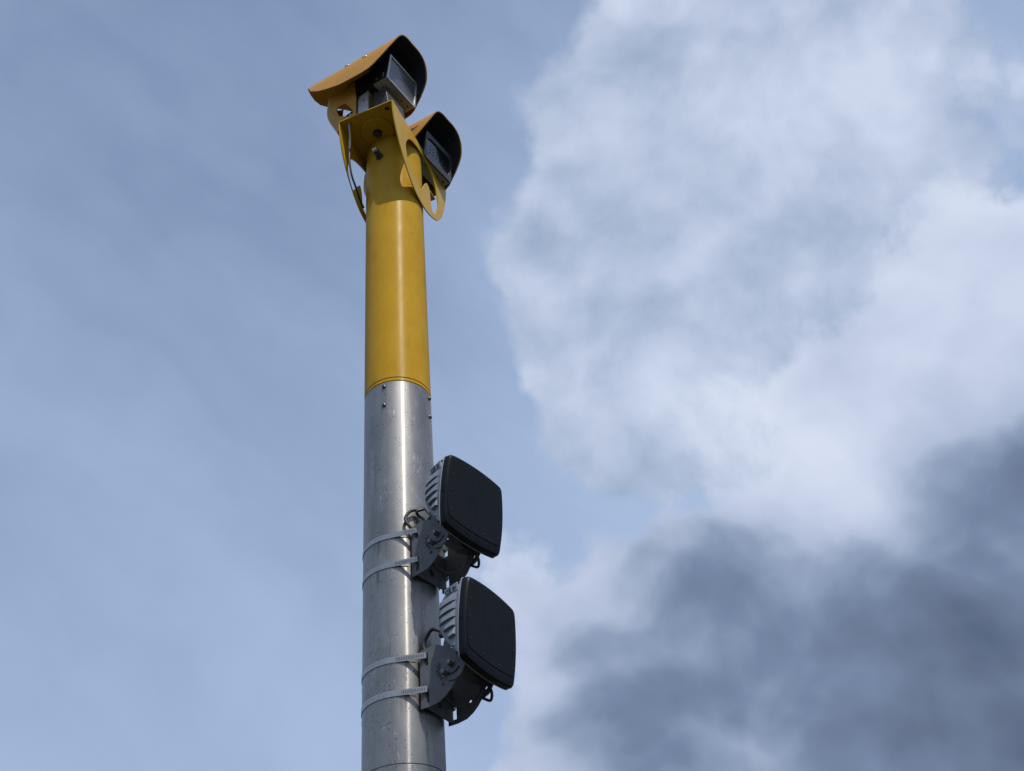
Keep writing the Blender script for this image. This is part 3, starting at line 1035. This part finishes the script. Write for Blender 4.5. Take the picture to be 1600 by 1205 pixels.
def radar(zc, yaw, pit, label, face, which):
    BX, BZ = 0.095, -0.171                   # thing origin: foot of the bracket at the pole
    fx = az(yaw)
    t = tag(empty('radar_unit', fx * BX + Vector((0, 0, Z + zc + BZ)), R(90 - yaw)), label, 'radar', 'radar units strapped to the pole')
    OFF = (BX, 0, BZ)
    c, s = math.cos(pit), math.sin(pit)

    def fp(x, y, z):                         # face frame (x out of the face, y left, z up) to unit frame
        return Vector((face + x * c + z * s, y, -x * s + z * c))

    FXA = (fp(1, 0, 0) - fp(0, 0, 0), Vector((0, 1, 0)), fp(0, 0, 1) - fp(0, 0, 0))
    # front cover: skirt that steps in to a flat raised face
    W2, H2 = 0.1085, 0.1055
    mb = MB(OFF)
    rings = []
    def chin(d, k, lift=0.0):
        r_ = []
        for x, y in squircle(W2, H2):
            yy = y * k
            if lift and y < 0:                # lower lip slopes back under the face
                yy = y * (k - lift)
            r_.append(fp(d, x * k, yy))
        return r_
    for d, k, l_ in ((-0.0122, 1.0, 0), (-0.002, 1.0, 0), (0.0010, 0.997, 0), (0.0050, 0.984, 0.02), (0.0072, 0.972, 0.12), (0.0078, 0.962, 0.17)):
        rings.append(chin(d, k, l_))
    loft(mb, rings)
    cov = mb.obj('front_cover', 'cover', t, 25)
    mb = MB(OFF)
    rings = [chin(d, k, 0.19) for d, k in ((0.0070, 0.952), (0.0088, 0.952), (0.0092, 0.946))]
    loft(mb, rings)
    mb.obj('face_panel', 'radome', t, 25)
    src = None
    spots = [(-0.093, 0.088), (-0.098, 0.045), (-0.100, -0.003), (-0.095, -0.058), (-0.035, 0.099), (0.035, 0.099), (0.093, 0.088), (0.1, 0.04), (0.1, -0.01), (0.095, -0.06), (-0.035, -0.074), (0.035, -0.074)]
    for y, z in spots:
        if src is None:
            mb = MB()
            mb.lathe((0, 0, 0), (1, 0, 0), [(-0.002, 0.0030), (0.0010, 0.0030), (0.0016, 0.0022), (0.0010, 0.0014)], 10)
            src = mb.obj('screw', 'black', cov, 30)
            q = src
        else:
            q = copy_part(src, cov)
        q.location = fp(0.0090, y, z) - Vector(OFF)
        q.rotation_euler = (0, pit, 0)
    # small notch clips on the far edge
    for y, z in ((0.1165, -0.003), (-0.1155, -0.004)):
        mb = MB(OFF)
        mb.box(fp(-0.004, y, z), (0.010, 0.006, 0.012), FXA)
        mb.obj('clip', 'cover', cov, 0)
    # cast rear shell
    def shell_ring(d, kw, up_, dn_):
        pts_ = []
        for x, y in squircle(W2, H2):
            yy = y / (H2 * 1.1)
            z_ = yy * (up_ if yy > 0 else dn_)
            pts_.append(fp(d, x * kw, z_))
        return pts_
    mb = MB(OFF)
    loft(mb, [shell_ring(-0.009, 0.992, 0.1145, 0.113), shell_ring(-0.016, 0.985, 0.1135, 0.108), shell_ring(-0.040, 0.955, 0.106, 0.080), shell_ring(-0.064, 0.90, 0.094, 0.050),
              shell_ring(-0.082, 0.83, 0.078, 0.020), shell_ring(-0.090, 0.74, 0.064, 0.004)])
    shell = mb.obj('rear_shell', 'shell', t, 50)
    # edge flange where shell meets cover
    mb = MB(OFF)
    loft(mb, [[fp(d, x * k, y * k) for x, y in squircle(W2, H2)] for d, k in ((-0.0155, 0.999), (-0.0145, 1.012), (-0.0125, 1.012), (-0.0118, 1.004))])
    mb.obj('flange', 'shell', shell, 25)
    # cooling fins along both flanks
    for sg in (-1, 1):
        for k in range(5):
            z0 = 0.052 - 0.0225 * k
            xb = -0.083 + max(0, (0.016 - z0)) * 0.75
            mb = MB(OFF)
            vs_ = []
            n_ = 8
            for i in range(n_ + 1):
                tt = i / n_
                x_ = -0.022 + (xb + 0.022) * tt
                kw = interp(-x_, [0.009, 0.016, 0.040, 0.064, 0.082, 0.09], [0.992, 0.985, 0.955, 0.90, 0.83, 0.74])
                zl = z0 - 0.006 * tt
                yb = (W2 + 0.012 * (1 - (zl / H2) ** 2)) * kw
                out_ = 0.0048 * min(1, tt * 5 + 0.15) * min(1, (1 - tt) * 6 + 0.2)
                for dz, dy in ((0.0112, -0.006), (0.0108, 0.0002), (-0.002, out_ * 0.8), (-0.0085, out_), (-0.0100, -0.006)):
                    vs_.append(fp(x_, sg * (yb + dy), zl + dz))
            fs = []
            for i in range(n_):
                for j in range(4):
                    fs.append((i * 5 + j, i * 5 + j + 1, (i + 1) * 5 + j + 1, (i + 1) * 5 + j))
            fs += [(0, 1, 2, 3, 4), tuple(n_ * 5 + j for j in range(5))]
            mb.add(vs_, fs)
            mb.obj('fin', 'shell', shell, 60)
    # name plate with approval mark on the near flank (y < 0)
    fr_p = fp(-0.026, -0.1085, 0.082)
    tx = (fp(-0.062, -0.1005, 0.076) - fr_p).normalized()
    nrm = Vector((0, -1, 0))
    X = -tx
    Y = nrm.cross(X).normalized()
    Y = -Y if Y.z < 0 else Y
    Nn = X.cross(Y)
    ctr = (fr_p + fp(-0.062, -0.1005, 0.076)) / 2 + Nn * 0.0008
    mb = MB(OFF)
    mb.box(ctr, (0.046, 0.024, 0.0036), (X, Y, Nn))
    pl = mb.obj('name_plate', 'shell', shell, 0, 0.0008)
    me = text_mesh('CE', 0.017)
    me.transform(Matrix((X.to_4d(), Y.to_4d(), Nn.to_4d(), (0, 0, 0, 1))).transposed().normalized() if False else
                 Matrix.Translation(ctr + Nn * 0.0019 - X * 0.010 - Vector(OFF)) @ Matrix((X, Y, Nn)).transposed().to_4x4())
    link('approval_mark', me, 'cover', pl, 0)
    mb = MB(OFF)
    mb.box(ctr + Nn * 0.0020 + X * 0.008, (0.004, 0.008, 0.001), (X, Y, Nn))
    mb.box(ctr + Nn * 0.0020 + X * 0.014 + Y * 0.002, (0.005, 0.0018, 0.001), (X, Y, Nn))
    mb.box(ctr + Nn * 0.0020 + X * 0.014 - Y * 0.002, (0.005, 0.0018, 0.001), (X, Y, Nn))
    mb.box(ctr + Nn * 0.0020 - Y * 0.0088, (0.036, 0.0014, 0.001), (X, Y, Nn))
    mb.obj('printed_mark', 'cover', pl, 0)
    for x_, y_, z_ in ((-0.022, -0.1085, 0.093), (-0.024, -0.109, -0.064), (-0.0165, -0.1135, -0.095)):
        mb = MB(OFF)
        mb.lathe(fp(x_, y_ + 0.004, z_), (0, -1, 0), [(0, 0.0034), (0.004, 0.0034), (0.0048, 0.0024), (0.003, 0.0014)], 10)
        mb.obj('screw', 'black', shell, 30)
    mb = MB(OFF)
    mb.box(fp(-0.026, -0.106, -0.063), (0.020, 0.007, 0.020), FXA)
    mb.obj('lug', 'shell', shell, 0, 0.002)
    # pole bracket: two side plates, web, slots
    out_p = [(0.094, -0.171), (0.094, -0.020), (0.105, -0.0185), (0.125, -0.0165), (0.145, -0.0175), (0.168, -0.030), (0.190, -0.060), (0.203, -0.092), (0.204, -0.108),
             (0.193, -0.129), (0.180, -0.145), (0.165, -0.158), (0.146, -0.168), (0.120, -0.1715)]
    slots = [[(0.107, -0.030), (0.1185, -0.030), (0.1185, -0.064), (0.107, -0.064)], [(0.107, -0.125), (0.1185, -0.125), (0.1185, -0.160), (0.107, -0.160)],
             circle(0.160, -0.127, 0.0042, 12)]
    PB = 0.060
    brk = None
    for sg in (-1, 1):
        mb = MB(OFF)
        mb.sheet(out_p, [list(h_) for h_ in slots], lambda x, y, s_: (x, sg * (PB - (0.003 if s_ else 0)), y))
        mb.obj('bracket_plate', 'bracket', t, 20)
    mb = MB(OFF)
    web = [(-PB + .003, -0.170), (PB - .003, -0.170), (PB - .003, -0.022), (-PB + .003, -0.022)]
    wh = [circle(0.0, -0.05, 0.011, 16), circle(0.0, -0.14, 0.011, 16)]
    mb.sheet(web, wh, lambda x, y, s_: (0.1055 + (0.003 if s_ else 0), x, y))
    mb.obj('bracket_web', 'bracket', t, 20)
    # engraved angle scale
    for k in range(8):
        a_ = R(152 + 11 * k)
        mb = MB(OFF)
        cx, cz = 0.176, -0.086
        r0, r1 = 0.024, 0.024 + (0.013 if k % 2 else 0.010)
        pm = Vector((cx + math.cos(a_) * (r0 + r1) / 2, -PB - 0.0004, cz + math.sin(a_) * (r0 + r1) / 2))
        X_ = Vector((math.cos(a_), 0, math.sin(a_)))
        mb.box(pm, (r1 - r0, 0.0012, 0.0016), (X_, Vector((0, 1, 0)), X_.cross(Vector((0, 1, 0)))))
        mb.obj('scale_mark', 'black', t, 0)
    # unit bracket: two ears bolted to the lower back of the shell, joined by a plate
    ear = [(0.181, 0.004), (0.174, -0.006), (0.167, -0.026), (0.162, -0.054), (0.159, -0.095), (0.163, -0.112), (0.177, -0.125), (0.194, -0.128), (0.211, -0.121),
           (0.224, -0.102), (0.228, -0.089), (0.222, -0.078), (0.201, -0.041), (0.188, -0.015)]
    arc = []
    for k in range(9):
        a_ = R(215 + 115 * k / 8)
        arc.append((0.187 + 0.0285 * math.cos(a_), -0.086 + 0.0285 * math.sin(a_)))
    for k in range(9):
        a_ = R(330 - 115 * k / 8)
        arc.append((0.187 + 0.0225 * math.cos(a_), -0.086 + 0.0225 * math.sin(a_)))
    rot = pit - 0.096                        # the ears turn with the unit about the pivot bolt

    def er(x, z):
        dx, dz = x - 0.187, z + 0.086
        return 0.187 + dx * math.cos(rot) + dz * math.sin(rot), -0.086 - dx * math.sin(rot) + dz * math.cos(rot)
    EB = 0.0605
    for sg in (-1, 1):
        mb = MB(OFF)
        mb.sheet([er(*p_) for p_ in ear], [[er(*p_) for p_ in arc], [er(*p_) for p_ in circle(0.190, -0.040, 0.0045, 12)]],
                 lambda x, y, s_: (x, sg * (EB + (0.004 if s_ else 0)), y))
        e_ = mb.obj('ear', 'bracket', t, 20)
        for bx_, bz_ in ((0.187, -0.086), (0.1695, -0.1045)):
            bx2, bz2 = er(bx_, bz_)
            mb = MB(OFF)
            mb.lathe((bx2, sg * (EB + 0.004), bz2), (0, sg, 0), [(0, 0.0100), (0.0016, 0.0100)], 20)
            mb.obj('washer', 'bolt', e_, 30)
            mb = MB(OFF)
            mb.lathe((bx2, sg * (EB + 0.0056), bz2), (0, sg, 0), [(0, 0.0078), (0.007, 0.0078), (0.0075, 0.0070), (0.0135, 0.0064), (0.014, 0.0050)], 6 if which == 0 else 14)
            mb.obj('bolt_head', 'bolt', e_, 25)
    # plate behind the shell between the ears
    mb = MB(OFF)
    q = [er(0.182, 0.003), er(0.185, 0.003), er(0.2285, -0.082), er(0.2255, -0.084)]
    mb.add([(x, y, z) for y in (-EB, EB) for x, z in q], [(0, 1, 2, 3), (7, 6, 5, 4), (0, 4, 5, 1), (1, 5, 6, 2), (2, 6, 7, 3), (3, 7, 4, 0)])
    mb.obj('back_plate', 'bracket', t, 0)
    # bottom strut running forward to the far ear, below the cover
    mb = MB(OFF)
    g0, g1 = Vector((*er(0.226, -0.090),)), None
    mb.sheet([(-EB, 0.0), (EB, 0.0), (EB, 0.030), (EB * 0.4, 0.046), (-EB * 0.4, 0.046), (-EB, 0.030)], [circle(-0.03, 0.02, 0.005, 12), circle(0.03, 0.02, 0.005, 12)],
             lambda x, y, s_: (er(0.200, -0.126)[0] - y * 0.42, x, er(0.2, -0.126)[1] - y * 0.50 + 0.052 - (0.003 if s_ else 0)))
    mb.obj('bracket_floor', 'bracket', t, 0)
    # plug, gland and cable at the back
    if which == 0:
        mb = MB(OFF)
        a0 = fp(-0.088, -0.035, 0.010)
        d_ = Vector((-0.85, -0.12, 0.40)).normalized()
        mb.lathe(a0, d_, [(-0.012, 0.013), (0.006, 0.013), (0.0065, 0.0105), (0.012, 0.0105), (0.0125, 0.0135), (0.026, 0.0135), (0.0265, 0.011), (0.030, 0.011)], 12)
        mb.obj('connector', 'gland', t, 25)
        mb = MB(OFF)
        a1 = fp(-0.080, -0.045, -0.012)
        mb.lathe(a1, Vector((-0.80, -0.1, -0.35)), [(-0.012, 0.011), (0.016, 0.011), (0.017, 0.0085), (0.034, 0.008), (0.036, 0.0055)], 14)
        mb.obj('gland', 'gland', t, 25)
        mb = MB(OFF)
        mb.tube([fp(-0.10, -0.048, -0.022), (0.118, -0.030, 0.046), (0.104, -0.043, 0.043), (0.094, -0.059, 0.036), (0.087, -0.069, 0.021), (0.085, -0.072, 0.006), (0.090, -0.067, -0.010), (0.098, -0.055, -0.026), (0.112, -0.040, -0.040)], 0.0045)
        mb.obj('cable', 'rubber', t)
        mb = MB(OFF)
        mb.tube([(0.116, -0.030, 0.046), (0.104, -0.046, 0.036), (0.102, -0.040, 0.028), (0.108, -0.028, 0.020), (0.112, -0.026, 0.004), (0.116, -0.030, -0.020)], 0.0040)
        mb.obj('cable', 'rubber', t)
    else:
        mb = MB(OFF)
        a1 = fp(-0.086, -0.040, 0.014)
        mb.lathe(a1, Vector((-0.80, -0.1, -0.25)), [(-0.012, 0.011), (0.012, 0.011), (0.013, 0.0085), (0.030, 0.008), (0.034, 0.0055)], 14)
        mb.obj('gland', 'gland', t, 25)
        mb = MB(OFF)
        mb.tube([fp(-0.105, -0.044, 0.008), (0.128, -0.050, 0.034), (0.110, -0.052, 0.016), (0.103, -0.054, -0.005), (0.112, -0.050, -0.04)], 0.0046)
        mb.obj('cable', 'rubber', t)
    mb = MB(OFF)
    mb.tube([(0.125, -0.04, -0.06), (0.14, -0.045, -0.13), (0.16, -0.01, -0.165), (0.185, 0.03, -0.150), (0.205, 0.045, -0.115)], 0.0042)
    mb.obj('cable', 'rubber', t)
    mb = MB(OFF)
    mb.tube([(0.20, 0.02, -0.085), (0.222, 0.05, -0.115), (0.215, 0.062, -0.14), (0.195, 0.058, -0.13)], 0.0036)
    mb.obj('cable', 'rubber', t)
    return t


radar(1.785, 124.5, 0.121, 'black faced radar unit with grey finned back, upper of the two on the pole', 0.260, 0)
radar(1.422, 117.5, 0.096, 'black faced radar unit with grey finned back, lower of the two on the pole', 0.260, 1)


# ------------------------------------------------------------------ band clamps
def clamp(z0, yaw, label, nslots, seed):
    t = tag(empty('band_clamp', (0, 0, Z + z0), R(90 - yaw)), label, 'clamp', 'steel band clamps around the pole')
    rb, hgt, th = RP + 0.0006, 0.0155, 0.0011
    sx, sy = 0.1135, 0.0612                  # where the band passes the bracket slot
    dist = math.hypot(sx, sy)
    a_s = math.atan2(sy, sx)
    half = math.acos(rb / dist)
    path = []
    a0 = a_s + half
    for sg in (1,):
        path.append((sx - 0.004, sy - 0.012))
        path.append((sx, sy))
    nseg = 72
    arc = [(rb * math.cos(a0 + (2 * pi - 2 * a0) * i / nseg), rb * math.sin(a0 + (2 * pi - 2 * a0) * i / nseg)) for i in range(nseg + 1)]
    s0 = (sx, sy)
    mid = [(s0[0] + (arc[0][0] - s0[0]) * k / 4, s0[1] + (arc[0][1] - s0[1]) * k / 4) for k in range(1, 4)]
    path += mid + arc + [(x, -y) for x, y in reversed(mid)] + [(sx, -sy), (sx - 0.004, -sy + 0.012)]
    vs_, fs = [], []
    nP = len(path)
    for i, (x, y) in enumerate(path):
        xa, ya = path[max(i - 1, 0)]
        xb, yb = path[min(i + 1, nP - 1)]
        tx, ty = xb - xa, yb - ya
        L = math.hypot(tx, ty) or 1
        nx, ny = ty / L, -tx / L
        if nx * x + ny * y < 0:
            nx, ny = -nx, -ny
        for k, zz in ((0, 0.0), (1, 0.0), (1, hgt), (0, hgt)):
            vs_.append((x + nx * th * k, y + ny * th * k, zz))
    for i in range(nP - 1):
        for j in range(4):
            k = (j + 1) % 4
            fs.append((i * 4 + j, i * 4 + k, (i + 1) * 4 + k, (i + 1) * 4 + j))
    fs += [(0, 1, 2, 3), tuple((nP - 1) * 4 + j for j in range(4))]
    band = mesh('band', vs_, fs, 'band', t, 30)
    # punched worm-drive slots on the straight run next to the bracket (near side, y < 0)
    pa = Vector((sx, -sy, 0))
    pb = Vector((arc[-1][0], arc[-1][1], 0))
    dvec = (pb - pa)
    Ld = dvec.length
    dvec.normalize()
    nv = Vector((-dvec.y, dvec.x, 0))
    if nv.dot(pa) < 0:
        nv = -nv
    mb = MB()
    for k in range(nslots):
        d = 0.006 + k * 0.0042
        if d < Ld:
            c_ = pa + dvec * d + nv * (th + 0.0001)
        else:
            th_ = math.atan2(pb.y, pb.x) - (d - Ld) / rb
            c_ = Vector((math.cos(th_), math.sin(th_), 0)) * (rb + th + 0.0001)
        dd = dvec if d < Ld else Vector((math.sin(th_), -math.cos(th_), 0))
        nn = nv if d < Ld else Vector((math.cos(th_), math.sin(th_), 0))
        up_ = Vector((0, 0, 1))
        mb.box(c_ + up_ * (hgt * 0.5), (0.0016, 0.0006, 0.0082), (dd, nn, (up_ + dd * 0.12).normalized()))
    mb.obj('thread_slots', 'gland', band, 0)['kind'] = 'stuff'
    # inner tail of the band lying on the pole below the straight run
    mb = MB()
    vs_, fs = [], []
    n_ = 14
    a1 = math.atan2(pb.y, pb.x)
    for i in range(n_ + 1):
        a_ = a1 + (R(-8) - a1) * 0 + (math.atan2(-0.059, 0.081) - a1) * i / n_
        for rr_, zz in ((RP + 0.0002, 0.001), (RP + 0.0011, 0.001), (RP + 0.0011, hgt - 0.002), (RP + 0.0002, hgt - 0.002)):
            vs_.append((rr_ * math.cos(a_), rr_ * math.sin(a_), zz))
    for i in range(n_):
        for j in range(4):
            k = (j + 1) % 4
            fs.append((i * 4 + j, i * 4 + k, (i + 1) * 4 + k, (i + 1) * 4 + j))
    fs += [(0, 1, 2, 3), tuple(n_ * 4 + j for j in range(4))]
    mesh('band_tail', vs_, fs, 'band', t, 30)
    # worm screw box at the back of the pole
    mb = MB()
    mb.box((-RP - 0.009, 0, hgt / 2), (0.014, 0.030, 0.017))
    sb = mb.obj('screw_box', 'band', t, 0, 0.002)
    mb = MB()
    mb.lathe((-RP - 0.009, 0.014, hgt / 2), (0, 1, 0), [(0, 0.006), (0.010, 0.006), (0.012, 0.005)], 6)
    mb.obj('worm_screw', 'steel', sb, 20)
    return t


clamp(1.741, 124.5, 'bright steel band clamp at the top of the upper radar bracket', 7, 1)
clamp(1.651, 124.5, 'steel band clamp at the foot of the upper radar bracket', 14, 2)
clamp(1.378, 117.5, 'steel band clamp with long slotted run at the top of the lower radar bracket', 17, 3)
clamp(1.289, 117.5, 'steel band clamp at the foot of the lower radar bracket, lowest of all', 14, 4)
